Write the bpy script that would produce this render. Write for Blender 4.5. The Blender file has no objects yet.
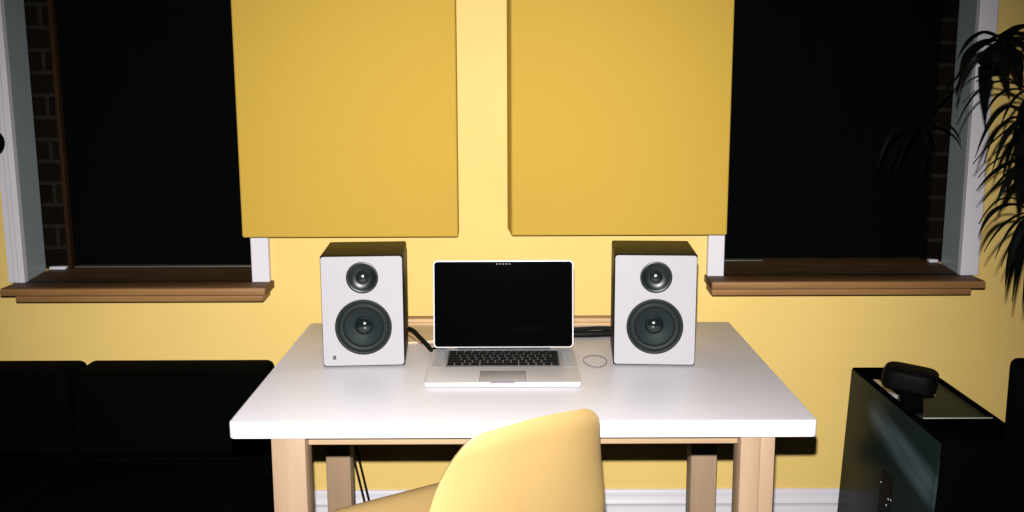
import bpy, bmesh, math
from mathutils import Vector, Matrix

R = math.radians
scn = bpy.context.scene
col = scn.collection

# ------------------------------------------------------------------ materials
def nodes_of(name):
    m = bpy.data.materials.new(name)
    m.use_nodes = True
    nt = m.node_tree
    return m, nt, nt.nodes['Principled BSDF']

def mat(name, rgb, rough=.5, spec=.5, metal=0., var=0., vscale=8., bump=0., bscale=200.,
        stretch=None, rgb2=None, coat=0., detail=4.):
    """Plain procedural surface: a colour with noise variation and noise bump."""
    m, nt, b = nodes_of(name)
    b.inputs['Base Color'].default_value = (*rgb, 1)
    b.inputs['Roughness'].default_value = rough
    b.inputs['Specular IOR Level'].default_value = spec
    b.inputs['Metallic'].default_value = metal
    b.inputs['Coat Weight'].default_value = coat
    b.inputs['Coat Roughness'].default_value = .08
    tc = nt.nodes.new('ShaderNodeTexCoord')
    mp = nt.nodes.new('ShaderNodeMapping')
    if stretch: mp.inputs['Scale'].default_value = stretch
    nt.links.new(tc.outputs['Object'], mp.inputs['Vector'])
    if var or rgb2:
        n = nt.nodes.new('ShaderNodeTexNoise')
        n.inputs['Scale'].default_value = vscale
        n.inputs['Detail'].default_value = detail
        nt.links.new(mp.outputs['Vector'], n.inputs['Vector'])
        r = nt.nodes.new('ShaderNodeValToRGB')
        r.color_ramp.elements[0].position = .3
        r.color_ramp.elements[1].position = .7
        c2 = rgb2 or tuple(c * (1 + var) for c in rgb)
        c1 = rgb if rgb2 else tuple(c * (1 - var) for c in rgb)
        r.color_ramp.elements[0].color = (*c1, 1)
        r.color_ramp.elements[1].color = (*c2, 1)
        nt.links.new(n.outputs['Fac'], r.inputs['Fac'])
        nt.links.new(r.outputs['Color'], b.inputs['Base Color'])
    if bump:
        n2 = nt.nodes.new('ShaderNodeTexNoise')
        n2.inputs['Scale'].default_value = bscale
        n2.inputs['Detail'].default_value = 3
        nt.links.new(mp.outputs['Vector'], n2.inputs['Vector'])
        bp = nt.nodes.new('ShaderNodeBump')
        bp.inputs['Strength'].default_value = bump
        bp.inputs['Distance'].default_value = .0006
        nt.links.new(n2.outputs['Fac'], bp.inputs['Height'])
        nt.links.new(bp.outputs['Normal'], b.inputs['Normal'])
    return m

def brick_mat():
    m, nt, b = nodes_of('old_brick')
    tc = nt.nodes.new('ShaderNodeTexCoord')
    mp = nt.nodes.new('ShaderNodeMapping')
    mp.inputs['Rotation'].default_value = (R(90), 0, 0)
    br = nt.nodes.new('ShaderNodeTexBrick')
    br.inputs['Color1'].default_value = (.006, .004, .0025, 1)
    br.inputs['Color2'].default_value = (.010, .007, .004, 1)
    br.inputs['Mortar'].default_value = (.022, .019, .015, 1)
    br.inputs['Scale'].default_value = 1
    br.inputs['Brick Width'].default_value = .22
    br.inputs['Row Height'].default_value = .068
    br.inputs['Mortar Size'].default_value = .006
    no = nt.nodes.new('ShaderNodeTexNoise'); no.inputs['Scale'].default_value = 30
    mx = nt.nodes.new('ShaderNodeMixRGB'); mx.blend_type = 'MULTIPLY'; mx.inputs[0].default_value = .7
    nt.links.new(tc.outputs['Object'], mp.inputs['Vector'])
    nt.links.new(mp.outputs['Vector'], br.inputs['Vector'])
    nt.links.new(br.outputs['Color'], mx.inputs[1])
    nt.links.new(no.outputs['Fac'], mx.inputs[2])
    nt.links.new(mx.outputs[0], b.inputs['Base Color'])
    b.inputs['Roughness'].default_value = .95
    b.inputs['Specular IOR Level'].default_value = .05
    return m

def wood_mat(name, c1, c2, axis='z', rough=.5, scale=14., spec=.35):
    """Wood with grain running along one axis."""
    st = {'x': (.08, 1, 1), 'y': (1, .08, 1), 'z': (1, 1, .08)}[axis]
    m, nt, b = nodes_of(name)
    tc = nt.nodes.new('ShaderNodeTexCoord')
    mp = nt.nodes.new('ShaderNodeMapping'); mp.inputs['Scale'].default_value = st
    n = nt.nodes.new('ShaderNodeTexNoise')
    n.inputs['Scale'].default_value = scale; n.inputs['Detail'].default_value = 6
    n.inputs['Distortion'].default_value = .6
    n2 = nt.nodes.new('ShaderNodeTexNoise')
    n2.inputs['Scale'].default_value = scale * 9; n2.inputs['Detail'].default_value = 2
    ad = nt.nodes.new('ShaderNodeMath'); ad.operation = 'MULTIPLY_ADD'; ad.inputs[1].default_value = .25
    r = nt.nodes.new('ShaderNodeValToRGB')
    r.color_ramp.elements[0].position = .42; r.color_ramp.elements[1].position = .78
    r.color_ramp.elements[0].color = (*c1, 1); r.color_ramp.elements[1].color = (*c2, 1)
    nt.links.new(tc.outputs['Object'], mp.inputs['Vector'])
    nt.links.new(mp.outputs['Vector'], n.inputs['Vector'])
    nt.links.new(mp.outputs['Vector'], n2.inputs['Vector'])
    nt.links.new(n2.outputs['Fac'], ad.inputs[0])
    nt.links.new(n.outputs['Fac'], ad.inputs[2])
    nt.links.new(ad.outputs[0], r.inputs['Fac'])
    nt.links.new(r.outputs['Color'], b.inputs['Base Color'])
    b.inputs['Roughness'].default_value = rough
    b.inputs['Specular IOR Level'].default_value = spec
    return m

def dot_mat(name, base, dot, pitch):
    """Perforated metal: a grid of tiny dark holes."""
    m, nt, b = nodes_of(name)
    tc = nt.nodes.new('ShaderNodeTexCoord')
    vo = nt.nodes.new('ShaderNodeTexVoronoi')
    vo.inputs['Scale'].default_value = 1 / pitch
    vo.inputs['Randomness'].default_value = 0
    r = nt.nodes.new('ShaderNodeValToRGB')
    r.color_ramp.elements[0].position = .32; r.color_ramp.elements[1].position = .42
    r.color_ramp.elements[0].color = (*dot, 1); r.color_ramp.elements[1].color = (*base, 1)
    nt.links.new(tc.outputs['Object'], vo.inputs['Vector'])
    nt.links.new(vo.outputs['Distance'], r.inputs['Fac'])
    nt.links.new(r.outputs['Color'], b.inputs['Base Color'])
    b.inputs['Roughness'].default_value = .5
    return m

def painted_reflection_mat():
    """Dark glossy side panel with one long pale reflection painted in, broken up by streaky noise."""
    m, nt, b = nodes_of('gloss_black_painted_reflection')
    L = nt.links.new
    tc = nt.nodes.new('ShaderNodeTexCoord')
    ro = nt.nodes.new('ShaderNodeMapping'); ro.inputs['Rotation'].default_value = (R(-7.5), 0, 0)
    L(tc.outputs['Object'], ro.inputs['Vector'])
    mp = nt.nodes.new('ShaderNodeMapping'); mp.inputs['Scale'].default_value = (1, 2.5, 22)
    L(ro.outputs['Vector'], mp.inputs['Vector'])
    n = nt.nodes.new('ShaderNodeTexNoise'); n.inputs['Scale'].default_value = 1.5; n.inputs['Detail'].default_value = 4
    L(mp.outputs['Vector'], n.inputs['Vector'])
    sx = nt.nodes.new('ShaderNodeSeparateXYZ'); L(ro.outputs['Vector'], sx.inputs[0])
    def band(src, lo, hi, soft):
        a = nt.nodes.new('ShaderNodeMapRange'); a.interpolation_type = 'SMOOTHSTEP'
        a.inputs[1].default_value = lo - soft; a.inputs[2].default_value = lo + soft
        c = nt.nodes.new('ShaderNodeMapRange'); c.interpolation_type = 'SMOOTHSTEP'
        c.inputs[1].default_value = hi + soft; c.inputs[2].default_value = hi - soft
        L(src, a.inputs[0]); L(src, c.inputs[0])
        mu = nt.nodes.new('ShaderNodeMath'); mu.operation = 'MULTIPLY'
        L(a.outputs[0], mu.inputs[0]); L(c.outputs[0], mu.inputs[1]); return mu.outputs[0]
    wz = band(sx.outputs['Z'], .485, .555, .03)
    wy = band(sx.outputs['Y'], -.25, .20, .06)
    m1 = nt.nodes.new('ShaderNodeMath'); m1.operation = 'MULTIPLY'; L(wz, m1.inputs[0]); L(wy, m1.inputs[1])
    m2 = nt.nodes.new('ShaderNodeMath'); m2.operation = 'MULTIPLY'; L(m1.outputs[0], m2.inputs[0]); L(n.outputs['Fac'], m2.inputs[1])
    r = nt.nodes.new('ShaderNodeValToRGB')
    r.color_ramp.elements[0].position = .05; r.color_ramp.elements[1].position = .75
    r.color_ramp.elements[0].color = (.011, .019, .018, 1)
    r.color_ramp.elements[1].color = (.085, .12, .14, 1)  # pale end of the painted reflection band
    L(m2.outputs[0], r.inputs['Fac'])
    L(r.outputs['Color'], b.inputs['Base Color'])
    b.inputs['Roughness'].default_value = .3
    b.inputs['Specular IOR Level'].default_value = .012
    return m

M = {}
M['wall'] = mat('yellow_wall_paint', (.79, .553, .172), .6, .25, var=.03, vscale=3, bump=.12, bscale=90)
M['panel'] = mat('mustard_felt', (.55, .352, .058), .95, .1, var=.03, vscale=220, bump=.35, bscale=500)
M['trim'] = mat('white_gloss_paint', (.66, .63, .68), .4, .4, var=.02, vscale=5)
M['reveal'] = mat('gloss_paint_shaded_cool', (.40, .46, .48), .4, .35, var=.03, vscale=6)  # white trim with the recess shade and cool cast put into its colour
M['nosing'] = wood_mat('brown_wood_lit', (.20, .095, .032), (.34, .175, .065), 'x', .5, 10, .2)  # sill wood again, frontal light put into the paler colour
M['sill'] = wood_mat('brown_stained_wood_shaded', (.045, .021, .009), (.15, .075, .03), 'x', .55, 8, .12)  # stained sill wood, grazing-angle shade put into the darker colour
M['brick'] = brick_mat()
M['strip'] = wood_mat('old_window_wood', (.014, .006, .002), (.028, .012, .004), 'z', .7, 14, .1)
M['blind'] = mat('blackout_cloth', (.0022, .0032, .0032), .9, .05, bump=.2, bscale=300)
M['bar'] = mat('grey_hem_bar', (.09, .10, .10), .5, .4)
M['floor'] = wood_mat('dark_floorboards', (.009, .006, .004), (.016, .010, .006), 'x', .8, 14, .04)
M['ceil'] = mat('ceiling_paint', (.5, .48, .44), .8, .2, var=.02)
M['top'] = mat('white_laminate', (.86, .825, .88), .36, .3, var=.012, vscale=4)
M['birch'] = wood_mat('pale_birch', (.315, .205, .122), (.375, .255, .168), 'z', .5, 12)
M['birchx'] = wood_mat('pale_birch_rail', (.40, .265, .155), (.45, .31, .19), 'x', .5, 12)
M['batten'] = wood_mat('raw_pine', (.50, .31, .14), (.66, .44, .24), 'x', .7, 12)
M['ply'] = wood_mat('pale_plywood', (.62, .46, .27), (.74, .58, .37), 'x', .6, 8)
M['sofa'] = mat('black_upholstery', (.0009, .0013, .0013), .9, .02, bump=.3, bscale=150)
M['spk'] = mat('satin_black_cabinet', (.009, .009, .006), .45, .1, bump=.05, bscale=400)
M['front'] = mat('white_satin_front', (.355, .34, .365), .5, .3, var=.01)
M['rubber'] = mat('black_rubber', (.011, .015, .015), .6, .25)
M['cone'] = mat('dark_grey_cone', (.010, .017, .018), .55, .3)
M['cap'] = mat('grey_dust_cap', (.006, .009, .010), .13, .9)
M['plate'] = mat('black_tweeter_plate', (.005, .009, .009), .35, .4)
M['silkdome'] = mat('black_silk_dome', (.010, .013, .013), .2, .8, bump=.3, bscale=500)
M['mark'] = mat('dark_mark', (.02, .012, .02), .5)
M['alu'] = mat('brushed_aluminium', (.68, .65, .665), .42, .5, metal=.1, var=.01)
M['pad'] = mat('trackpad_glass', (.50, .47, .485), .5, .5, metal=.2)
M['padrim'] = mat('trackpad_gap', (.16, .14, .15), .5)
M['key'] = mat('black_keycap', (.006, .007, .007), .5, .3)
M['well'] = mat('keyboard_well', (.20, .19, .17), .5, .3)
M['grille'] = dot_mat('perforated_aluminium', (.52, .5, .51), (.2, .2, .2), .0022)
M['screen'] = mat('black_screen_glass', (.001, .0012, .0012), .08, .04)
M['led'] = mat('camera_window', (.02, .02, .02), .4)
M['cable'] = mat('black_cable_jacket', (.003, .004, .0035), .6, .15)
M['brownwire'] = mat('brown_wire', (.22, .09, .05), .5)
M['chair'] = mat('yellow_moulded_plastic', (.51, .335, .13), .45, .5, var=.008, vscale=6)
M['dowel'] = wood_mat('beech_dowel', (.5, .32, .16), (.62, .42, .22), 'z', .5)
M['chmetal'] = mat('black_steel', (.01, .01, .01), .4, .5)
M['gloss'] = painted_reflection_mat()
M['caseblk'] = mat('case_black', (.0016, .002, .0018), .7, .0)
M['casetop'] = mat('case_top_grey', (.027, .033, .018), .5, .1)
M['silver'] = mat('silver_edge', (.5, .5, .46), .35, .5, metal=.3)
M['smoke'] = mat('smoky_cover', (.06, .07, .045), .25, .5)
M['stud'] = mat('bright_screw', (.75, .75, .75), .25, .5, metal=.6)
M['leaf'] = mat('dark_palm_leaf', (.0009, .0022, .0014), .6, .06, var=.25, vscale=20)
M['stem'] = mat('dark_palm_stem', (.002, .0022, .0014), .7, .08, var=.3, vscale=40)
M['pot'] = mat('black_glazed_pot', (.01, .01, .01), .3, .5)
M['soil'] = mat('potting_soil', (.02, .013, .008), .95, .1, bump=.6, bscale=60)
M['knob'] = mat('black_enamel', (.002, .002, .002), .6, .08)

# ------------------------------------------------------------------ mesh helpers
def BM(): return bmesh.new()

def merge(bm, t):
    me = bpy.data.meshes.new('t'); t.to_mesh(me); t.free()
    bm.from_mesh(me); bpy.data.meshes.remove(me)

def box(bm, x0, x1, y0, y1, z0, z1, r=0., seg=2, mtx=None):
    t = bmesh.new()
    bmesh.ops.create_cube(t, size=1)
    for v in t.verts:
        v.co = Vector(((x0 + x1) / 2 + v.co.x * (x1 - x0), (y0 + y1) / 2 + v.co.y * (y1 - y0),
                       (z0 + z1) / 2 + v.co.z * (z1 - z0)))
    if r: bmesh.ops.bevel(t, geom=t.edges[:], offset=r, segments=seg, profile=.5, affect='EDGES')
    if mtx: bmesh.ops.transform(t, matrix=mtx, verts=t.verts[:])
    merge(bm, t)
    return bm

def hexa(bm, pts):
    """Box from 8 points: bottom ring 0-3, top ring 4-7."""
    vs = [bm.verts.new(p) for p in pts]
    for f in ((0, 3, 2, 1), (4, 5, 6, 7), (0, 1, 5, 4), (1, 2, 6, 5), (2, 3, 7, 6), (3, 0, 4, 7)):
        bm.faces.new([vs[i] for i in f])
    return bm

def plate(bm, outline, y0, y1, r=0., seg=2):
    """Extrude an x-z outline between two y depths."""
    t = bmesh.new()
    vs = [t.verts.new((x, y0, z)) for x, z in outline]
    f = t.faces.new(vs)
    e = bmesh.ops.extrude_face_region(t, geom=[f])
    bmesh.ops.translate(t, vec=(0, y1 - y0, 0), verts=[g for g in e['geom'] if isinstance(g, bmesh.types.BMVert)])
    bmesh.ops.recalc_face_normals(t, faces=t.faces[:])
    if r:
        ed = [e for e in t.edges if all(abs(v.co.y - y0) < 1e-6 for v in e.verts)]
        bmesh.ops.bevel(t, geom=ed, offset=r, segments=seg, profile=.5, affect='EDGES')
    merge(bm, t)
    return bm

def round_rect(x0, x1, z0, z1, r, n=6):
    out = []
    for cx, cz, a in ((x1 - r, z1 - r, 0), (x0 + r, z1 - r, 90), (x0 + r, z0 + r, 180), (x1 - r, z0 + r, 270)):
        for i in range(n + 1):
            t = R(a + 90 * i / n)
            out.append((cx + r * math.cos(t), cz + r * math.sin(t)))
    return out

def lathe(bm, prof, n=48, mtx=None):
    """Revolve (radius, height) pairs around z; closes at zero radius."""
    t = bmesh.new()
    rings = []
    for r, h in prof:
        if r < 1e-6: rings.append([t.verts.new((0, 0, h))])
        else: rings.append([t.verts.new((r * math.cos(2 * math.pi * i / n), r * math.sin(2 * math.pi * i / n), h)) for i in range(n)])
    for a, b in zip(rings, rings[1:]):
        for i in range(n):
            j = (i + 1) % n
            if len(a) == 1 and len(b) == 1: continue
            if len(a) == 1: t.faces.new((a[0], b[i], b[j]))
            elif len(b) == 1: t.faces.new((a[i], a[j], b[0]))
            else: t.faces.new((a[i], a[j], b[j], b[i]))
    bmesh.ops.recalc_face_normals(t, faces=t.faces[:])
    if mtx: bmesh.ops.transform(t, matrix=mtx, verts=t.verts[:])
    merge(bm, t)
    return bm

def smooth_path(pts, n=8):
    pts = [Vector(p) for p in pts]
    if len(pts) < 3: return pts
    P = [pts[0] * 2 - pts[1]] + pts + [pts[-1] * 2 - pts[-2]]
    out = []
    for i in range(1, len(P) - 2):
        for k in range(n):
            t = k / n
            a, b, c, d = P[i - 1], P[i], P[i + 1], P[i + 2]
            out.append(.5 * ((2 * b) + (c - a) * t + (2 * a - 5 * b + 4 * c - d) * t * t + (3 * b - a - 3 * c + d) * t ** 3))
    out.append(pts[-1])
    return out

def tube(bm, pts, rad, n=10, smooth=8, closed=False):
    pts = smooth_path(pts, smooth) if smooth else [Vector(p) for p in pts]
    m = len(pts)
    rings = []
    up = None
    for i, p in enumerate(pts):
        a = pts[(i - 1) % m] if (closed or i > 0) else p
        b = pts[(i + 1) % m] if (closed or i < m - 1) else p
        d = (b - a).normalized()
        if up is None:
            up = Vector((0, 0, 1)) if abs(d.z) < .9 else Vector((0, 1, 0))
        s = d.cross(up).normalized(); up = s.cross(d).normalized()
        r = rad(i / (m - 1)) if callable(rad) else rad
        rings.append([bm.verts.new(p + (s * math.cos(2 * math.pi * k / n) + up * math.sin(2 * math.pi * k / n)) * r) for k in range(n)])
    pairs = list(zip(rings, rings[1:])) + ([(rings[-1], rings[0])] if closed else [])
    for a, b in pairs:
        for k in range(n):
            bm.faces.new((a[k], a[(k + 1) % n], b[(k + 1) % n], b[k]))
    if not closed:
        bm.faces.new(rings[0][::-1]); bm.faces.new(rings[-1])
    return bm

def obj(name, bm, material, parent=None, world=True, smooth=35, kind=None, label=None):
    """Link a bmesh as ONE mesh object; coordinates given in world space are moved into the parent's."""
    bmesh.ops.recalc_face_normals(bm, faces=bm.faces[:])
    if parent is not None and world:
        off = Vector((0, 0, 0)); p = parent
        while p is not None: off += p.location; p = p.parent
        bmesh.ops.translate(bm, vec=-off, verts=bm.verts[:])
    me = bpy.data.meshes.new(name)
    bm.to_mesh(me); bm.free()
    if smooth:
        for p in me.polygons: p.use_smooth = True
        me.set_sharp_from_angle(angle=R(smooth))
    me.materials.append(material)
    o = bpy.data.objects.new(name, me)
    col.objects.link(o)
    if parent is not None: o.parent = parent
    if kind: o['kind'] = kind
    if label: o['label'] = label
    return o

def base_origin(o):
    """Move a top-level mesh's origin to the middle of its foot."""
    vs = [v.co for v in o.data.vertices]
    c = Vector(((min(v.x for v in vs) + max(v.x for v in vs)) / 2, (min(v.y for v in vs) + max(v.y for v in vs)) / 2, min(v.z for v in vs)))
    o.data.transform(Matrix.Translation(-c)); o.location = c
    return o

def tag(o, label, cat, group=None):
    o['label'] = label; o['category'] = cat
    if group: o['group'] = group
    return o

def thing(name, label, cat, loc, rotz=0., group=None):
    o = bpy.data.objects.new(name, None); col.objects.link(o)
    o.empty_display_size = .05
    o.location = loc; o.rotation_euler = (0, 0, rotz)
    return tag(o, label, cat, group)

def struct(name, bm, m, smooth=35):
    return obj(name, bm, m, kind='structure', smooth=smooth)

# ------------------------------------------------------------------ the room
WY = 2.95          # face of the back wall
WT = 3.30          # its far side
CEIL = 2.70
XL, XR, YF = -2.45, 2.2, -1.3
W1 = (-1.440, -.768, .856)      # left window opening: x0, x1, sill height
W2 = (.625, 1.324, .869)        # right window opening
HEAD = 2.30

bm = BM()
G = .0455          # the rough opening is wider than the casing's inner edge
for x0, x1, z0, z1 in ((XL, W1[0] - G, 0, CEIL), (W1[1] + G, W2[0] - G, 0, CEIL), (W2[1] + G, XR, 0, CEIL),
                       (W1[0] - G, W1[1] + G, 0, W1[2] - .022), (W1[0] - G, W1[1] + G, HEAD, CEIL),
                       (W2[0] - G, W2[1] + G, 0, W2[2] - .022), (W2[0] - G, W2[1] + G, HEAD, CEIL)):
    box(bm, x0, x1, WY, WT, z0, z1)
struct('wall_back', bm, M['wall'])
struct('floor', box(BM(), XL - .1, XR + .1, YF, WT, -.1, 0), M['floor'])

# tall moulded skirting board
prof = [(0, 0), (-.020, 0), (-.020, .135), (-.017, .140), (-.017, .150), (-.021, .156), (-.018, .166),
        (-.010, .176), (-.010, .186), (-.006, .194), (0, .196)]
bm = BM()
va = [bm.verts.new((XL, WY + y, z)) for y, z in prof]
vb = [bm.verts.new((XR, WY + y, z)) for y, z in prof]
for i in range(len(prof)):
    j = (i + 1) % len(prof)
    bm.faces.new((va[i], va[j], vb[j], vb[i]))
bm.faces.new(va); bm.faces.new(vb[::-1])
struct('baseboard_back', bm, M['trim'])

def casing(x_in, x_out, z0, z1, plain):
    """Vertical architrave with two moulding grooves; x_in is the window side."""
    s = 1 if x_out > x_in else -1
    w = abs(x_out - x_in)
    pr = [(0, 0), (0, .021), (.05, .024), (.30, .024), (.32, .019), (.35, .019), (.37, .022), (.58, .022),
          (.60, .017), (.63, .017), (.65, .020), (.96, .020), (1, .016), (1, 0)]
    if plain: pr = [(0, 0), (0, .021), (.04, .023), (.96, .023), (1, .021), (1, 0)]
    b = BM()
    a = [b.verts.new((x_in + s * u * w, WY - d, z0)) for u, d in pr]
    c = [b.verts.new((x_in + s * u * w, WY - d, z1)) for u, d in pr]
    for i in range(len(pr)):
        j = (i + 1) % len(pr)
        b.faces.new((a[i], a[j], c[j], c[i]))
    b.faces.new(a); b.faces.new(c[::-1])
    return b

def window(name, x0, x1, zs, sx0, sx1, mx0, mx1, cL, cR, outer, jambs, strip):
    """Deep window recess: timber reveal, brick jamb behind it, casing, stained sill."""
    w = bpy.data.objects.new(name, None); col.objects.link(w)
    w.location = ((x0 + x1) / 2, WY, zs); w['kind'] = 'structure'
    rev = 3.12
    # painted reveals, slightly splayed outwards, set inside the opening in the wall
    for xa, sgn, jw in ((x0, -1, jambs[0]), (x1, 1, jambs[1])):
        far = xa + sgn * .024
        b = BM()
        hexa(b, [(xa, WY - .012, zs), (far, rev, zs), (far + sgn * .02, rev, zs), (xa + sgn * .02, WY - .012, zs),
                 (xa, WY - .012, HEAD), (far, rev, HEAD), (far + sgn * .02, rev, HEAD), (xa + sgn * .02, WY - .012, HEAD)])
        obj('reveal', b, M['reveal'], w)
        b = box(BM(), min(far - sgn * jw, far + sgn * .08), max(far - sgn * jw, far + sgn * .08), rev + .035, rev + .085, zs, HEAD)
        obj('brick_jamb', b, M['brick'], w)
        xi = far - sgn * jw
        if strip:
          b = box(BM(), min(xi, xi - sgn * .013), max(xi, xi - sgn * .013), rev + .032, rev + .085, zs, HEAD, .002)
          obj('window_frame', b, M['strip'], w)
        # pale mortar bed the jamb stands on
        b = box(BM(), min(far - sgn * .004, xi), max(far - sgn * .004, xi), rev + .012, rev + .036, zs, zs + .010, .003)
        obj('mortar_bed', b, M['trim'], w)
    obj('casing', casing(x0, cL, zs, HEAD + .05, outer > 0), M['trim'], w)
    obj('casing', casing(x1, cR, zs, HEAD + .05, True), M['trim'], w)
    obj('head_lining', box(BM(), x0, x1, WY - .012, 3.25, HEAD - .02, HEAD), M['trim'], w)
    b = BM()
    box(b, sx0, sx1, 2.8425, WY + .004, zs - .021, zs, .001)
    box(b, x0 - .018, x1 + .018, WY, 3.25, zs - .021, zs - .0005)
    obj('window_sill', b, M['sill'], w)
    obj('sill_nosing', box(BM(), sx0, sx1, 2.832, 2.842, zs - .0212, zs, .004), M['nosing'], w)  # sill front split off to carry the lit wood colour
    obj('sill_moulding', box(BM(), mx0, mx1, 2.862, WY + .004, zs - .046, zs - .0214, .004), M['nosing'], w)
    return w

window('window_1', W1[0], W1[1], W1[2], -1.468, -.708, -1.440, -.721, -1.490, -.716, -1, (.055, .04), True)
window('window_2', W2[0], W2[1], W2[2], .572, 1.356, .578, 1.330, .5766, 1.3765, 1, (.04, .032), False)

def blind(x0, x1, zs, label, bar0, bar1):
    t = thing('blackout_blind', label, 'blind', ((x0 + x1) / 2, 3.172, zs + .001), group='blackout blinds in the two windows')
    b = BM()
    # cloth hangs with a few very shallow ripples
    nx, nz = 24, 8
    g = [[b.verts.new((x0 + (x1 - x0) * i / nx, 3.172 + .003 * math.sin(i * 1.3) * math.sin(math.pi * i / nx) , zs + .012 + (HEAD - .06 - zs - .012) * j / nz))
          for i in range(nx + 1)] for j in range(nz + 1)]
    for j in range(nz):
        for i in range(nx):
            b.faces.new((g[j][i], g[j][i + 1], g[j + 1][i + 1], g[j + 1][i]))
    r = bmesh.ops.solidify(b, geom=b.faces[:], thickness=.004)
    obj('cloth', b, M['blind'], t)
    obj('hem_bar', box(BM(), bar0, bar1, 3.164, 3.180, zs + .001, zs + .005, .0015), M['bar'], t)
    obj('roller', lathe(BM(), [(0, x0), (.022, x0), (.022, x1), (0, x1)], 24,
        Matrix.Translation((0, 3.180, HEAD - .045)) @ Matrix.Rotation(R(90), 4, 'Y')), M['blind'], t)
    return t
blind(-1.394, -.800, W1[2], 'black blackout blind filling the window recess left of the desk', -1.394, -.800)
blind(.643, 1.314, W2[2], 'black blackout blind filling the window recess behind the palm', .656, .80)

# ------------------------------------------------------------------ felt wall panels
def felt(x0, x1, z0, z1, y0, y1, lean, label):
    b = BM()
    hexa(b, [(x0, y0, z0), (x1, y0, z0), (x1, y1, z0 + lean[2]), (x0 - lean[0], y1, z0 + lean[2]),
             (x0 + lean[1], y0, z1), (x1 - lean[1] * .4, y0, z1), (x1 - lean[1] * .4, y1, z1), (x0 - lean[0] + lean[1], y1, z1)])
    bmesh.ops.recalc_face_normals(b, faces=b.faces[:])
    bmesh.ops.bevel(b, geom=b.edges[:], offset=.006, segments=3, profile=.5, affect='EDGES')
    o = base_origin(obj('acoustic_panel', b, M['panel']))
    return tag(o, label, 'acoustic panel', 'mustard felt panels on the wall')
felt(-.7815, -.1555, .993, 2.16, 2.89, 2.949, (0, 0, 0), 'mustard yellow felt acoustic panel on the wall above the left speaker')
felt(-.0005, .622, .996, 2.16, 2.885, 2.949, (.0135, 0, .012), 'mustard yellow felt acoustic panel on the wall above the right speaker')

# ------------------------------------------------------------------ desk
DX0, DX1, DY0, DY1, DZ = -.584, .627, 1.983, 2.846, .75
cx = (DX0 + DX1) / 2
desk = thing('desk', 'white topped desk with pale birch legs standing against the yellow wall', 'desk', (cx, (DY0 + DY1) / 2, 0))
b = BM()
t = bmesh.new()
vs = [t.verts.new((x, y, DZ - .036)) for x, y in round_rect(DX0, DX1, DY0, DY1, .012, 5)]
f = t.faces.new(vs)
e = bmesh.ops.extrude_face_region(t, geom=[f])
bmesh.ops.translate(t, vec=(0, 0, .036), verts=[g for g in e['geom'] if isinstance(g, bmesh.types.BMVert)])
bmesh.ops.recalc_face_normals(t, faces=t.faces[:])
ed = [q for q in t.edges if abs(q.verts[0].co.z - q.verts[1].co.z) < 1e-6]
bmesh.ops.bevel(t, geom=ed, offset=.003, segments=3, profile=.5, affect='EDGES')
merge(b, t)
obj('tabletop', b, M['top'], desk)
LO = .5216
def leg(x0, x1, y0, y1, joint=None):
    b = BM()
    if joint:
        box(b, x0, joint - .0006, y0, y1, 0, DZ - .0365, .002)
        box(b, joint + .0006, x1, y0, y1, 0, DZ - .0365, .002)
        box(b, x0 + .004, x1 - .004, y0 + .003, y1 - .003, 0, DZ - .0365)
    else:
        box(b, x0, x1, y0, y1, 0, DZ - .0365, .003)
    obj('leg', b, M['birch'], desk)
leg(cx - LO, cx - LO + .071, 1.992, 2.058)
leg(cx + LO - .071, cx + LO, 1.992, 2.058, cx + LO - .031)
leg(cx - LO - .004, cx - LO + .062, 2.590, 2.655)
leg(cx + LO - .062, cx + LO + .008, 2.590, 2.655)
obj('apron', box(BM(), cx - LO + .0712, cx + LO - .0712, 2.021, 2.041, .6870, DZ - .0365, .002), M['birchx'], desk)
obj('apron', box(BM(), cx - LO + .0625, cx + LO - .0625, 2.60, 2.62, .66, DZ - .0365, .002), M['birchx'], desk)
for s in (-1, 1):
    xa = cx + s * (LO - .035)
    obj('apron', box(BM(), xa - .01, xa + .01, 2.0585, 2.5895, .66, DZ - .0365, .002), M['birchx'], desk)

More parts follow.
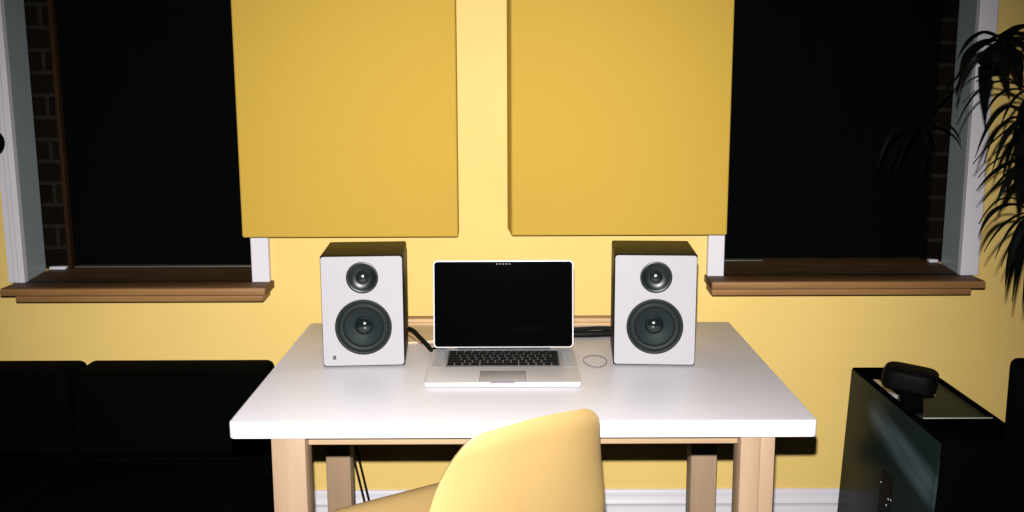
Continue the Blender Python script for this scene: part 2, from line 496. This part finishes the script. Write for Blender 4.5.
# ------------------------------------------------------------------ loudspeakers
def holed_plate(outline, holes, y0, y1):
    b = BM(); loops = []
    for y in (y0, y1):
        edges = []; ring = []
        for lp in [outline] + [[(c[0] + r * math.cos(2 * math.pi * i / 64), c[1] + r * math.sin(2 * math.pi * i / 64)) for i in range(64)] for c, r in holes]:
            vs = [b.verts.new((x, y, z)) for x, z in lp]
            edges += [b.edges.new((vs[i], vs[(i + 1) % len(vs)])) for i in range(len(vs))]
            ring.append(vs)
        bmesh.ops.triangle_fill(b, use_beauty=True, use_dissolve=False, edges=edges)
        loops.append(ring)
    for a, c in zip(*loops):
        for i in range(len(a)):
            j = (i + 1) % len(a)
            b.faces.new((a[i], a[j], c[j], c[i]))
    return b
RX = Matrix.Rotation(R(90), 4, 'X')       # lathe axis z -> towards -y (front)
def speaker(x, y, rz, label, mark, woof, tweet):
    t = thing('bookshelf_speaker', label, 'speaker', (x, y, DZ), rz, 'pair of white fronted speakers on the desk')
    w, h, d = .1985, .2775, .219
    b = box(BM(), -w / 2, w / 2, .004, d, .002, h, .005, 3)
    ff = [f for f in b.faces if f.normal.y < -.99 and f.calc_area() > .02]
    bmesh.ops.delete(b, geom=ff, context='FACES')          # open front: the drivers sit inside
    obj('cabinet', b, M['spk'], t, False)
    b = holed_plate(round_rect(-w / 2 + .0022, w / 2 - .0022, .006, h - .0025, .007), ((woof, .0625), (tweet, .034)), 0, .008)
    fp = obj('front_panel', b, M['front'], t, False)
    wx, wz = woof; tx, tz = tweet
    def drv(cx_, cz, prof): return lathe(BM(), prof, 64, Matrix.Translation((cx_, 0, cz)) @ RX)
    wr = .0685
    fr = obj('woofer', drv(wx, wz, [(wr - .009, -.010), (wr - .009, .0005), (wr, .0002), (wr, .0018), (wr - .0035, .0034), (wr - .006, .0026), (wr - .0075, .0006), (wr - .008, -.010)]), M['rubber'], t, False)
    obj('surround', drv(wx, wz, [(wr - .007, .0006), (wr - .010, .0044), (wr - .0145, .0058), (wr - .019, .0042), (wr - .022, -.0005), (wr - .0225, -.002), (wr - .012, -.0022)]), M['rubber'], fr, False)
    obj('cone', drv(wx, wz, [(wr - .0222, -.0015), (wr - .030, -.0075), (.024, -.0150), (.0215, -.0165), (.015, -.018), (0, -.018)]), M['cone'], fr, False)
    obj('dust_cap', drv(wx, wz, [(.0235, -.0155), (.0225, -.0125), (.018, -.0075), (.012, -.0042), (.006, -.0027), (0, -.0022)]), M['cap'], fr, False)
    tr = .0385
    tw = obj('tweeter', drv(tx, tz, [(tr - .006, -.008), (tr - .006, .0002), (tr, .0002), (tr, .0014), (tr - .002, .0024), (tr - .005, .0022), (.029, -.001), (.0225, -.0035), (.0165, -.0045), (0, -.0045)]), M['plate'], t, False)
    obj('dome', drv(tx, tz, [(.0160, -.0044), (.0150, -.0020), (.0115, .0018), (.007, .0038), (.003, .0046), (0, .0048)]), M['silkdome'], tw, False)
    # rubber feet
    for sx in (-1, 1):
        for yy in (.03, d - .03):
            obj('foot', lathe(BM(), [(0, 0), (.008, 0), (.008, .0025), (0, .0025)], 16, Matrix.Translation((sx * .075, yy, 0))), M['rubber'], t, False)
    if mark:
        b = BM()
        plate(b, round_rect(-.0748, -.0672, .0215, .0315, .003), -.0005, .002)
        em = obj('emblem', b, M['mark'], t, False, label='tiny dark maker emblem')
        plate_b = plate(BM(), round_rect(-.0717, -.0702, .0245, .0285, .0007), -.0009, .0)
        obj('emblem_slot', plate_b, M['front'], em, False)
    return t
speaker(-.3615, 2.383, R(3.6), 'white fronted bookshelf speaker with tiny dark emblem, left of the laptop', True, (.001, .1015), (.001, .2235))
speaker(.3455, 2.383, R(-3.7), 'white fronted bookshelf speaker right of the laptop, beside the black ring', False, (.000, .1005), (.001, .2220))

# ------------------------------------------------------------------ laptop
LX, LY = -.0225, 2.2145
lap = thing('laptop', 'open silver laptop with black screen in the middle of the desk', 'laptop', (LX, LY, DZ))
LW, LD, LT = .3605, .297, .0120
hw = LW / 2
b = BM()
t = bmesh.new()
ol = round_rect(-hw, hw, 0, LD, .012, 5)
vs = [t.verts.new((x, y, .0015)) for x, y in ol]
f = t.faces.new(vs)
e = bmesh.ops.extrude_face_region(t, geom=[f])
bmesh.ops.translate(t, vec=(0, 0, LT - .0015), verts=[g for g in e['geom'] if isinstance(g, bmesh.types.BMVert)])
bmesh.ops.recalc_face_normals(t, faces=t.faces[:])
ed = [q for q in t.edges if abs(q.verts[0].co.z - q.verts[1].co.z) < 1e-6]
bmesh.ops.bevel(t, geom=ed, offset=.0016, segments=2, profile=.5, affect='EDGES')
merge(b, t)
base = obj('base', b, M['alu'], lap, False)
for sx in (-1, 1):
    for yy in (.03, LD - .03):
        obj('foot', lathe(BM(), [(0, 0), (.007, 0), (.007, .0018), (0, .0018)], 14, Matrix.Translation((sx * .15, yy, 0))), M['rubber'], base, False)
# thumb notch in the front lip
obj('lid_notch', box(BM(), -.028, .028, -.0006, .007, LT - .0035, LT + .0003, .0008), M['front'], base, False, label='bright notch in the front lip')
kx0, kx1, ky0, ky1 = -.1385, .1385, .128, .272
kb = obj('keyboard', box(BM(), kx0, kx1, ky0, ky1, LT - .002, LT + .0004, .0003), M['well'], lap, False)
rows = [
    [1.0] * 14,
    [1.0] * 13 + [1.5],
    [1.5] + [1.0] * 13,
    [1.75] + [1.0] * 11 + [1.75],
    [2.25] + [1.0] * 10 + [2.25],
    [1, 1, 1, 1.25, 5, 1.25, 1, 1, 1, 1],
]
rd = [.014] + [.0222] * 5
y = ky1 - .002
for rw, dp in zip(rows, rd):
    tot = sum(rw); u = (kx1 - kx0 - .004) / tot
    x = kx0 + .002
    for wd in rw:
        obj('key', box(BM(), x + .0014, x + wd * u - .0014, y - dp + .0026, y, LT - .0005, LT + .0018, .0005, 1), M['key'], kb, False)
        x += wd * u
    y -= dp + (.0012 if dp < .015 else .0018)
for s in (-1, 1):
    xa = s * .1595
    obj('speaker_grille', box(BM(), xa - .0125, xa + .0125, ky0, ky1, LT - .001, LT + .0003), M['grille'], lap, False)
tp = obj('trackpad', box(BM(), -.0525, .0525, .009, .094, LT - .001, LT + .0005, .0003), M['pad'], lap, False)
b = BM()
for a in ((-.0535, .0535, .0082, .0092), (-.0535, .0535, .094, .095), (-.0535, -.0524, .0082, .095), (.0524, .0535, .0082, .095)):
    box(b, a[0], a[1], a[2], a[3], LT - .001, LT + .0006)
obj('trackpad_gap', b, M['padrim'], tp, False)
# lid, leaning back
lm = Matrix.Translation((0, LD + .006, LT - .004)) @ Matrix.Rotation(R(-7.5), 4, 'X')
lid_h = .2295
b = plate(BM(), round_rect(-hw, hw, .004, lid_h, .011), -.0005, .0065, .0012)
bmesh.ops.transform(b, matrix=lm, verts=b.verts[:])
lid = obj('lid', b, M['alu'], lap, False)
b = plate(BM(), round_rect(-hw + .0035, hw - .0035, .0075, lid_h - .0035, .0085), -.0016, .001)
bmesh.ops.transform(b, matrix=lm, verts=b.verts[:])
scr = obj('screen', b, M['screen'], lid, False)
b = BM()
for i in range(5):
    plate(b, round_rect(-.016 + i * .008 - .0022, -.016 + i * .008 + .0022, lid_h - .0105, lid_h - .008, .001, 3), -.0020, -.001)
bmesh.ops.transform(b, matrix=lm, verts=b.verts[:])
obj('webcam', b, M['led'], lid, False)
b = tube(BM(), [(-.12, LD + .004, LT - .003), (.12, LD + .004, LT - .003)], .0045, 16, 0)
obj('hinge', b, M['rubber'], lap, False)

# ------------------------------------------------------------------ things on the desk
# ring: a thin loop, very slightly uneven
b = BM()
pts = []
for i in range(48):
    a = 2 * math.pi * i / 48
    pts.append((.2062 + .0285 * math.cos(a) + .002 * math.sin(2 * a), 2.430 + .053 * math.sin(a), DZ + .0008))
tube(b, pts, .0007, 8, 0, True)
tag(base_origin(obj('ring', b, M['cable'])), 'thin black loop lying on the white desktop beside the right speaker', 'ring')

b = BM()
box(b, -.30, .30, 2.80, 2.84, DZ + .0003, DZ + .0095, .0012)
box(b, -.30, .30, 2.806, 2.838, DZ + .0090, DZ + .0122)
box(b, -.30, .30, 2.80, 2.84, DZ + .0118, DZ + .0215, .0012)
tag(base_origin(obj('wooden_batten', b, M['batten'])), 'double pine batten lying along the rear edge of the white desk', 'batten')
b = BM()
hexa(b, [(-.31, 2.600, DZ + .0003), (-.05, 2.665, DZ + .0003), (-.05, 2.795, DZ + .0003), (-.31, 2.795, DZ + .0003),
         (-.31, 2.600, DZ + .0045), (-.05, 2.665, DZ + .0045), (-.05, 2.795, DZ + .0045), (-.31, 2.795, DZ + .0045)])
tag(base_origin(obj('plywood_sheet', b, M['ply'])), 'thin pale plywood sheet lying flat between left speaker and laptop', 'board')

b = tube(BM(), [(-.345, 2.645, DZ + .022), (-.31, 2.645, DZ + .030), (-.272, 2.632, DZ + .0335), (-.245, 2.59, DZ + .023), (-.222, 2.55, DZ + .0125), (-.207, 2.52, DZ + .0070), (-.186, 2.53, DZ + .0068), (-.17, 2.558, DZ + .0068)],
         .0062, 12)
tag(base_origin(obj('cable', b, M['cable'])), 'thick black cable arching from the left speaker down to the laptop', 'cable')
b = tube(BM(), [(-.345, 2.655, DZ + .014), (-.29, 2.645, DZ + .019), (-.255, 2.60, DZ + .0105), (-.235, 2.588, DZ + .0062), (-.215, 2.575, DZ + .0062), (-.16, 2.60, DZ + .0062)], .0014, 8)
tag(base_origin(obj('thin_wire', b, M['brownwire'])), 'thin brown wire beneath the black cable beside the left speaker', 'wire')
b = tube(BM(), [(-.06, 2.735, DZ + .0062), (.10, 2.738, DZ + .0062), (.18, 2.738, DZ + .0062), (.245, 2.745, DZ + .0072), (.30, 2.74, DZ + .0062), (.36, 2.71, DZ + .0062)], .0056, 12)
tag(base_origin(obj('cable', b, M['cable'])), 'slim black cable nearest the wall between laptop and right speaker', 'cable')
b = tube(BM(), [(-.06, 2.682, DZ + .0097), (.08, 2.672, DZ + .0097), (.20, 2.668, DZ + .0097), (.30, 2.68, DZ + .0097), (.36, 2.67, DZ + .0097)], .0095, 12)
tag(base_origin(obj('cable', b, M['cable'])), 'thick black cable nearer the front between laptop and right speaker', 'cable')

# cords hanging under the desk behind its rear left leg
for k, (dx, lab) in enumerate(((0, 'black cord hanging under the desk, left one of the close pair'),
                              (.0145, 'black cord hanging under the desk, right one of the close pair'))):
    p = [(-.530 + dx, 2.78, DZ - .0365), (-.457 + dx, 2.78, .352), (-.4288 + dx, 2.78, .212), (-.40 + dx * 1.5, 2.775, .06), (-.37 + dx * 2, 2.74, .006), (-.30 + dx * 2, 2.70 - dx * 2, .006)]
    tag(obj('power_cord', tube(BM(), p, .0033, 8), M['cable']), lab, 'cord', 'black cords under the desk')

# ------------------------------------------------------------------ yellow shell chair
CHX, CHY, CHA = -.1029, 2.0049, R(34.45)
chair = thing('shell_chair', 'yellow moulded plastic chair with its back to the camera, pulled up to the desk', 'chair', (CHX, CHY, 0), CHA)
prof = [  # distance along the shell, y, z, half width, side lift, side wrap forward
    (0.000, 0.2215, 0.5104, 0.2029, 0.0000, 0.0000),
    (0.050, 0.2115, 0.5284, 0.2169, 0.0000, 0.0000),
    (0.160, 0.1250, 0.4992, 0.2184, 0.0000, 0.0000),
    (0.320, -0.0100, 0.4522, 0.2200, 0.0000, 0.0000),
    (0.460, -0.1200, 0.4240, 0.2200, 0.0000, 0.0099),
    (0.550, -0.1780, 0.4400, 0.2200, 0.0000, 0.0174),
    (0.620, -0.2060, 0.4850, 0.2200, 0.0000, 0.0249),
    (0.720, -0.2233, 0.5691, 0.2224, 0.0000, 0.0249),
    (0.840, -0.2441, 0.6701, 0.2007, 0.0000, 0.0371),
    (0.920, -0.2579, 0.7374, 0.1826, 0.0000, 0.0357),
    (0.960, -0.2648, 0.7710, 0.1839, 0.0000, 0.0351),
    (0.985, -0.2692, 0.7920, 0.1862, 0.0000, 0.0343),
    (1.000, -0.2597, 0.8087, 0.1812, 0.0000, 0.0343),
]
def lerp_prof(s):
    for a, c in zip(prof, prof[1:]):
        if s <= c[0] + 1e-9:
            t = (s - a[0]) / (c[0] - a[0])
            return [a[i] + (c[i] - a[i]) * t for i in range(1, 6)]
    return list(prof[-1][1:])
# smooth the profile by averaging
def smp(s):
    acc = [0] * 5; n = 0
    for k in range(-4, 5):
        q = min(1, max(0, s + k * .012 * min(1, .25 + 6 * (1 - s)))); v = lerp_prof(q)
        for i in range(5): acc[i] += v[i]
        n += 1
    return [a / n for a in acc]
def shell_pt(u, s):
    y, z, w, lift, wrap = smp(s)
    a = abs(u)
    bow = .0199 * max(0, (s - .7) / .3) * (1 - u * u)
    rim = .003 * max(0, (a - .86) / .14) ** 2 * min(1, max(0, (s - .5) / .15))     # rolled rim of the back
    return Vector((u * w, y + wrap * a ** 3 + rim, z + bow + lift * a ** 2.5))
b = BM()
NU, NS = 36, 60
CT = .3833
grid = [[None] * (NU + 1) for _ in range(NS + 1)]
for j in range(NS + 1):
    # cluster rows near both ends for a clean rim
    s = .5 - .5 * math.cos(math.pi * j / NS)
    for i in range(NU + 1):
        u = -1 + 2 * i / NU
        rt, rb = .1278, .09
        k = 1.
        if s > 1 - rt: k = 1 - CT * (1 - max(0, 1 - ((s - 1 + rt) / rt) ** 2.3) ** .5)
        if s < rb: k = 1 - .30 * (1 - max(0, 1 - ((rb - s) / rb) ** 2.2) ** .5)
        # top and front edges bow outward in the middle
        grid[j][i] = b.verts.new(shell_pt(u * k, s))
for j in range(NS):
    for i in range(NU):
        b.faces.new((grid[j][i], grid[j][i + 1], grid[j + 1][i + 1], grid[j + 1][i]))
sh = obj('shell', b, M['chair'], chair, False, smooth=60)
md = sh.modifiers.new('thickness', 'SOLIDIFY'); md.thickness = .006; md.offset = 0
md = sh.modifiers.new('rim', 'BEVEL'); md.width = .002; md.segments = 2; md.limit_method = 'ANGLE'; md.angle_limit = R(50)
for sx in (-1, 1):
    for sy, y0 in ((1, .12), (-1, -.10)):
        obj('leg', tube(BM(), [(sx * .11, y0, .405), (sx * .215, y0 + sy * .10, 0)], lambda q: .015 - .004 * q, 14, 0), M['dowel'], chair, False)
b = BM()
tube(b, [(-.115, .12, .41), (.115, -.10, .41)], .006, 10, 0)
tube(b, [(.115, .12, .41), (-.115, -.10, .41)], .006, 10, 0)
for sx in (-1, 1):
    for y0 in (.12, -.10):
        tube(b, [(sx * .105, y0, .40), (sx * .10, y0, .442 + .035 * (y0 > 0))], .009, 10, 0)
obj('mount', b, M['chmetal'], chair, False)

# ------------------------------------------------------------------ black sofa on the left
sofa = thing('sofa', 'black upholstered armless sofa along the wall left of the desk', 'sofa', (-1.45, 2.45, 0))
SX1 = -.692
widths = [(-1.231, SX1), (-1.788, -1.237), (-2.34, -1.794)]
def cush(x0, x1, y0, y1, z0, z1, r): return box(BM(), x0, x1, y0, y1, z0, z1, r, 5)
for x0, x1 in widths:
    obj('back_cushion', cush(x0, x1, 2.70, 2.86, .40, .642, .022), M['sofa'], sofa)
    obj('seat_cushion', cush(x0, x1, 2.06, 2.70, .25, .40, .03), M['sofa'], sofa)
obj('frame', box(BM(), -2.34, SX1 - .01, 2.07, 2.90, .12, .272, .01), M['sofa'], sofa)
obj('backboard', box(BM(), -2.34, SX1 - .012, 2.862, 2.90, .272, .60, .01), M['sofa'], sofa)
for x in (-2.28, -.76):
    for y in (2.13, 2.84):
        obj('leg', lathe(BM(), [(0, 0), (.016, 0), (.024, .121), (0, .121)], 16, Matrix.Translation((x, y, 0))), M['sofa'], sofa)

# ------------------------------------------------------------------ black case on the right
K = dict(x0=.994, x1=1.206, y0=2.230, y1=2.852, z=.610)
case = thing('equipment_case', 'tall glossy black case with recessed top and handle, right of the desk', 'case', ((K['x0'] + K['x1']) / 2, (K['y0'] + K['y1']) / 2, 0))
x0, x1, y0, y1, zt = K['x0'], K['x1'], K['y0'], K['y1'], K['z']
rx0, rx1, ry0, ry1 = x0 + .018, x1 - .014, 2.400, 2.745
b = BM()
box(b, x0 + .004, x1, y0, y1, .02, zt - .045)
for a in ((x0, rx0, y0, y1), (rx1, x1, y0, y1), (rx0, rx1, y0, ry0), (rx0, rx1, ry1, y1)):
    box(b, a[0], a[1], a[2], a[3], zt - .046, zt, .0015)
obj('body', b, M['caseblk'], case)
obj('side_panel', box(BM(), x0 - .003, x0 + .0035, y0 + .002, y1 - .002, .022, zt - .004, .0015), M['gloss'], case, label='glossy side panel with painted-in reflection')
obj('top_tray', box(BM(), rx0, rx1, ry0, ry1, zt - .047, zt - .007), M['casetop'], case, label='dark olive recessed tray')
for a in ((rx0 + .006, rx1 - .002, ry0 - .004, ry0 + .001, zt - .006, zt + .002),
          (rx0 + .035, rx1 - .06, ry0 + .195, ry0 + .200, zt - .0072, zt - .003),
          (rx0 - .002, rx0 + .012, ry0 + .178, ry1 - .02, zt - .0072, zt + .002)):
    obj('edge_trim', box(BM(), *a, .0006), M['silver'], case, label='silver trim strip')
# clear-ish rounded cover beside the handle
b = lathe(BM(), [(0, .022), (.02, .020), (.033, .012), (.037, 0), (0, 0)], 32, Matrix.Translation((rx0 + .05, ry0 + .275, zt - .0072)))
obj('cover', b, M['smoke'], case)
# T handle: stem plus padded grip
hm = Matrix.Translation((1.018, 2.470, zt)) @ Matrix.Rotation(R(-4), 4, 'Y')
b = BM()
box(b, -.024, .024, -.018, .018, -.010, .055, .004, 2, hm)
stem = None
hd = obj('handle', b, M['caseblk'], case)
b = BM()
t = bmesh.new()
pts = round_rect(-.066, .066, -.050, .050, .034, 6)
vs = [t.verts.new((p[0], p[1], 0)) for p in pts]
f = t.faces.new(vs)
e = bmesh.ops.extrude_face_region(t, geom=[f])
bmesh.ops.translate(t, vec=(0, 0, .056), verts=[g for g in e['geom'] if isinstance(g, bmesh.types.BMVert)])
bmesh.ops.recalc_face_normals(t, faces=t.faces[:])
bmesh.ops.bevel(t, geom=[q for q in t.edges if abs(q.verts[0].co.z - q.verts[1].co.z) < 1e-6], offset=.013, segments=4, profile=.5, affect='EDGES')
bmesh.ops.transform(t, matrix=Matrix.Translation((1.014, 2.49, zt + .047)) @ Matrix.Rotation(R(-28), 4, 'Z') @ Matrix.Rotation(R(5), 4, 'Y'), verts=t.verts[:])
merge(b, t)
obj('grip', b, M['knob'], hd)
# badge with small bright studs on the side panel
b = plate(BM(), round_rect(-.036, .036, -.06, .06, .012), 0, .0025)
bmesh.ops.transform(b, matrix=Matrix.Translation((x0 - .0053, 2.51, .36)) @ Matrix.Rotation(R(-90), 4, 'Z') , verts=b.verts[:])
lt = obj('latch_plate', b, M['knob'], case)
for yy, zz in ((2.540, .385), (2.482, .362), (2.466, .366), (2.490, .342)):
    b = lathe(BM(), [(.0028, 0), (.0025, .0015), (.0012, .0024), (0, .0026)], 12, Matrix.Translation((x0 - .0051, yy, zz)) @ Matrix.Rotation(R(-90), 4, 'Y'))
    obj('stud', b, M['stud'], lt)
# the case narrows a little upwards on the desk side
for o in list(case.children):
    if o.name.split('.')[0] in ('body', 'side_panel', 'latch_plate'):
        for q in [o] + list(o.children):
            for v in q.data.vertices:
                if v.co.x < 0: v.co.x += .045 * (v.co.z - zt)
for xx in (x0 + .03, x1 - .03):
    for yy in (y0 + .05, y1 - .05):
        obj('foot', lathe(BM(), [(0, 0), (.015, 0), (.015, .0205), (0, .0205)], 16, Matrix.Translation((xx, yy, 0))), M['caseblk'], case)

# ------------------------------------------------------------------ black chair at the right edge
bc = thing('padded_chair', 'black padded chair cut off by the right edge, beside the black case', 'chair', (1.275, 1.90, 0))
obj('backrest', box(BM(), 1.063, 1.49, 2.055, 2.10, .46, .853, .018, 4), M['sofa'], bc)
obj('seat', box(BM(), 1.07, 1.48, 1.66, 2.06, .41, .47, .02, 4), M['sofa'], bc)
for xx in (1.085, 1.465):
    obj('leg', tube(BM(), [(xx, 1.68, 0), (xx, 1.69, .415)], .012, 12, 0), M['chmetal'], bc)
    obj('leg', tube(BM(), [(xx, 2.095, 0), (xx, 2.08, .47)], .012, 12, 0), M['chmetal'], bc)

# ------------------------------------------------------------------ palm
PX, PY = 1.52, 2.42
palm = thing('potted_palm', 'dark potted palm with drooping narrow leaflets beside the right window', 'plant', (PX, PY, 0))
pot = obj('pot', lathe(BM(), [(0, 0), (.105, 0), (.115, .01), (.145, .27), (.150, .275), (.150, .29), (.138, .29), (.132, .25), (0, .25)], 40, Matrix.Translation((PX, PY, 0))), M['pot'], palm)
obj('soil', lathe(BM(), [(.1325, .249), (.09, .256), (0, .260)], 32, Matrix.Translation((PX, PY, 0))), M['soil'], pot)
FR = [
    ((1.1153, 2.34, 1.526), [
        ((1.0461, 2.315, 1.5406), (0.9924, 2.29, 1.4809), 0.014),
        ((1.0492, 2.345, 1.4996), (1.0222, 2.35, 1.3984), 0.026),
        ((1.0616, 2.375, 1.514), (1.0542, 2.41, 1.4461), 0.012),
        ((1.0759, 2.33, 1.4769), (1.0786, 2.32, 1.3514), 0.032),
        ((1.131, 2.36, 1.4773), (1.1601, 2.38, 1.409), 0.02),
        ((1.1397, 2.315, 1.4919), (1.1364, 2.29, 1.4365), 0.022),
        ((1.1612, 2.345, 1.5216), (1.1964, 2.35, 1.4589), 0.024),
        ((1.155, 2.33, 1.540), (1.22, 2.32, 1.500), 0.026),
        ((1.15, 2.36, 1.556), (1.235, 2.40, 1.560), 0.026),
        ((1.14, 2.35, 1.500), (1.18, 2.36, 1.420), 0.026),
    ]),
    ((1.148, 2.26, 1.4103), [
        ((1.047, 2.235, 1.4496), (0.9728, 2.21, 1.42), 0.01),
        ((1.0791, 2.265, 1.4454), (1.0293, 2.27, 1.4325), 0.01),
        ((1.0679, 2.295, 1.4279), (1.0203, 2.33, 1.3354), 0.017),
        ((1.0791, 2.25, 1.4107), (1.0412, 2.24, 1.3566), 0.014),
        ((1.1213, 2.28, 1.397), (1.1049, 2.3, 1.3296), 0.014),
        ((1.1188, 2.235, 1.3717), (1.0899, 2.21, 1.3079), 0.014),
    ]),
    ((1.1229, 2.2, 1.347), [
        ((1.0458, 2.175, 1.3779), (0.9848, 2.15, 1.2736), 0.018),
        ((1.067, 2.205, 1.347), (1.0327, 2.21, 1.258), 0.016),
        ((1.0832, 2.235, 1.324), (1.0362, 2.27, 1.2509), 0.01),
        ((1.0737, 2.19, 1.3348), (1.0375, 2.18, 1.241), 0.02),
        ((1.1005, 2.22, 1.3181), (1.09, 2.24, 1.2132), 0.018),
        ((1.0941, 2.175, 1.3099), (1.0732, 2.15, 1.205), 0.02),
    ]),
    ((1.1093, 2.16, 1.2682), [
        ((1.0401, 2.135, 1.2619), (0.9737, 2.11, 1.2076), 0.018),
        ((1.0647, 2.165, 1.2422), (1.0183, 2.17, 1.1771), 0.014),
        ((1.068, 2.195, 1.2743), (1.0313, 2.23, 1.2233), 0.01),
        ((1.0658, 2.15, 1.2436), (1.0307, 2.14, 1.1699), 0.022),
        ((1.0894, 2.18, 1.2408), (1.0774, 2.2, 1.1865), 0.012),
        ((1.0822, 2.135, 1.2385), (1.063, 2.11, 1.1671), 0.022),
    ]),
    ((1.1044, 2.12, 1.1615), [
        ((1.0193, 2.095, 1.1776), (0.9668, 2.07, 1.1141), 0.022),
        ((1.041, 2.125, 1.1909), (0.9946, 2.13, 1.1348), 0.012),
        ((1.0641, 2.155, 1.1354), (1.0384, 2.19, 1.064), 0.016),
        ((1.0553, 2.11, 1.1332), (1.0201, 2.1, 1.0643), 0.012),
        ((1.0799, 2.14, 1.1158), (1.0637, 2.16, 1.0359), 0.012),
        ((1.0582, 2.095, 1.1099), (1.0311, 2.07, 1.0101), 0.024),
        ((1.0865, 2.125, 1.1008), (1.0787, 2.13, 0.9646), 0.022),
        ((1.1203, 2.155, 1.0828), (1.1325, 2.19, 0.9375), 0.02),
    ]),
    ((1.0559, 2.62, 1.3407), [
        ((0.9716, 2.595, 1.3064), (0.9326, 2.57, 1.2091), 0.016),
        ((1.0096, 2.625, 1.2894), (0.9829, 2.63, 1.2063), 0.013),
        ((1.0369, 2.655, 1.2876), (1.0289, 2.69, 1.2062), 0.015),
        ((1.0663, 2.61, 1.2798), (1.0621, 2.6, 1.2034), 0.015),
        ((1.1325, 2.64, 1.3242), (1.1787, 2.66, 1.2738), 0.016),
        ((1.0734, 2.595, 1.3111), (1.0766, 2.57, 1.2619), 0.01),
    ]),
]
def leaflet(b, p0, p1, p2, w):
    p0, p1, p2 = Vector(p0), Vector(p1), Vector(p2)
    c = p1 * 2 - (p0 + p2) / 2                    # curve passes through p1
    n = 12
    prev = None
    for i in range(n + 1):
        t = i / n
        p = p0 * (1 - t) ** 2 + c * 2 * t * (1 - t) + p2 * t * t
        d = ((c - p0) * (1 - t) + (p2 - c) * t).normalized()
        s = d.cross(Vector((0, 0, 1)))
        # blades face up and partly forward
        s = (s.normalized() + Vector((0, -.25, 0))) if s.length > .15 else Vector((1, .2, 0))
        s = (s - d * s.dot(d)).normalized()
        nn = s.cross(d).normalized()
        ww = w * .5 * (min(1, .25 + t * 3.2)) * (1 - max(0, (t - .35) / .65) ** 1.6) + .0004
        ring = [b.verts.new(p - s * ww - nn * ww * .25), b.verts.new(p + nn * .0012 + nn * ww * .12), b.verts.new(p + s * ww - nn * ww * .25), b.verts.new(p - nn * .0012 + nn * ww * .0)]
        if prev:
            for k in range(4):
                b.faces.new((prev[k], prev[(k + 1) % 4], ring[(k + 1) % 4], ring[k]))
        else: b.faces.new(ring)
        prev = ring
    b.faces.new(prev[::-1])
crowns = [(PX - .02, PY + .02, 1.30), (PX - .05, PY - .05, 1.12), (PX + .03, PY - .01, .95)]
for k, cpos in enumerate(crowns):
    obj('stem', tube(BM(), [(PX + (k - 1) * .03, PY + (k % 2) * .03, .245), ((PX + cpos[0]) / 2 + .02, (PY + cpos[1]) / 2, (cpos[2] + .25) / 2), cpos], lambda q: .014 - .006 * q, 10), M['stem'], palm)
vias = {0: 0, 1: 0, 2: 1, 3: 1, 4: 2, 5: 0}
for k, (hub, ls) in enumerate(FR):
    b = BM()
    cp = Vector(crowns[vias[k]]); h = Vector(hub)
    if k == 5:
        path = [cp, Vector((1.36, 2.42, 1.56)), Vector((1.14, 2.44, 1.535)), Vector((1.085, 2.52, 1.43)), h]
    else:
        mid = (cp + h) / 2 + Vector((.02, 0, .10 + .04 * (k % 2)))
        path = [cp, mid, h]
    tube(b, path, lambda q: .0042 - .0018 * q, 8)
    for p1, p2, w in ls: leaflet(b, hub, p1, p2, w * (1.6 if k == 0 else .85 if k == 4 else 1.1))
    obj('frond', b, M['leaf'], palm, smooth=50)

# ------------------------------------------------------------------ small round knob on the left casing
b = lathe(BM(), [(0, 0), (.012, 0), (.012, .012), (.007, .016), (.007, .026), (.018, .030), (.034, .040), (.040, .054), (.034, .068), (.016, .076), (0, .078)], 36,
          Matrix.Translation((-1.477, WY - .0195, 1.272)) @ Matrix.Rotation(R(90), 4, 'X'))
tag(obj('knob', b, M['knob']), 'round black knob on the white window casing at the far left edge', 'knob')

# ------------------------------------------------------------------ camera, flash, world
cam = bpy.data.cameras.new('camera'); cam.sensor_width = 36; cam.lens = 1010 / 1024 * 36
cam.clip_start = .02
co = bpy.data.objects.new('camera', cam); col.objects.link(co)
co.matrix_world = Matrix.Translation((0, 0, 1.439)) @ Matrix.Rotation(R(90 - 9.85), 4, 'X') @ Matrix.Rotation(R(-.2), 4, 'Z')
scn.camera = co

fl = bpy.data.lights.new('camera_flash', 'SPOT')
fl.energy = 500; fl.shadow_soft_size = .012
fl.spot_size = R(80); fl.spot_blend = 1; fl.color = (1, .985, .96)
fo = bpy.data.objects.new('camera_flash', fl); col.objects.link(fo)
fo.location = (-.012, .0, 1.565)
aim = Vector((-.11, 2.9, .66))
fo.rotation_euler = (aim - fo.location).to_track_quat('-Z', 'Y').to_euler()

w = bpy.data.worlds.new('night'); scn.world = w; w.use_nodes = True
w.node_tree.nodes['Background'].inputs[0].default_value = (.4, .6, .6, 1)
w.node_tree.nodes['Background'].inputs[1].default_value = .0006

vs = scn.view_settings
vs.view_transform = 'Standard'; vs.look = 'None'; vs.gamma = 1; vs.exposure = 0; vs.use_curve_mapping = False

# the photograph's shadows are almost black: one diffuse bounce is enough
scn.cycles.diffuse_bounces = 1
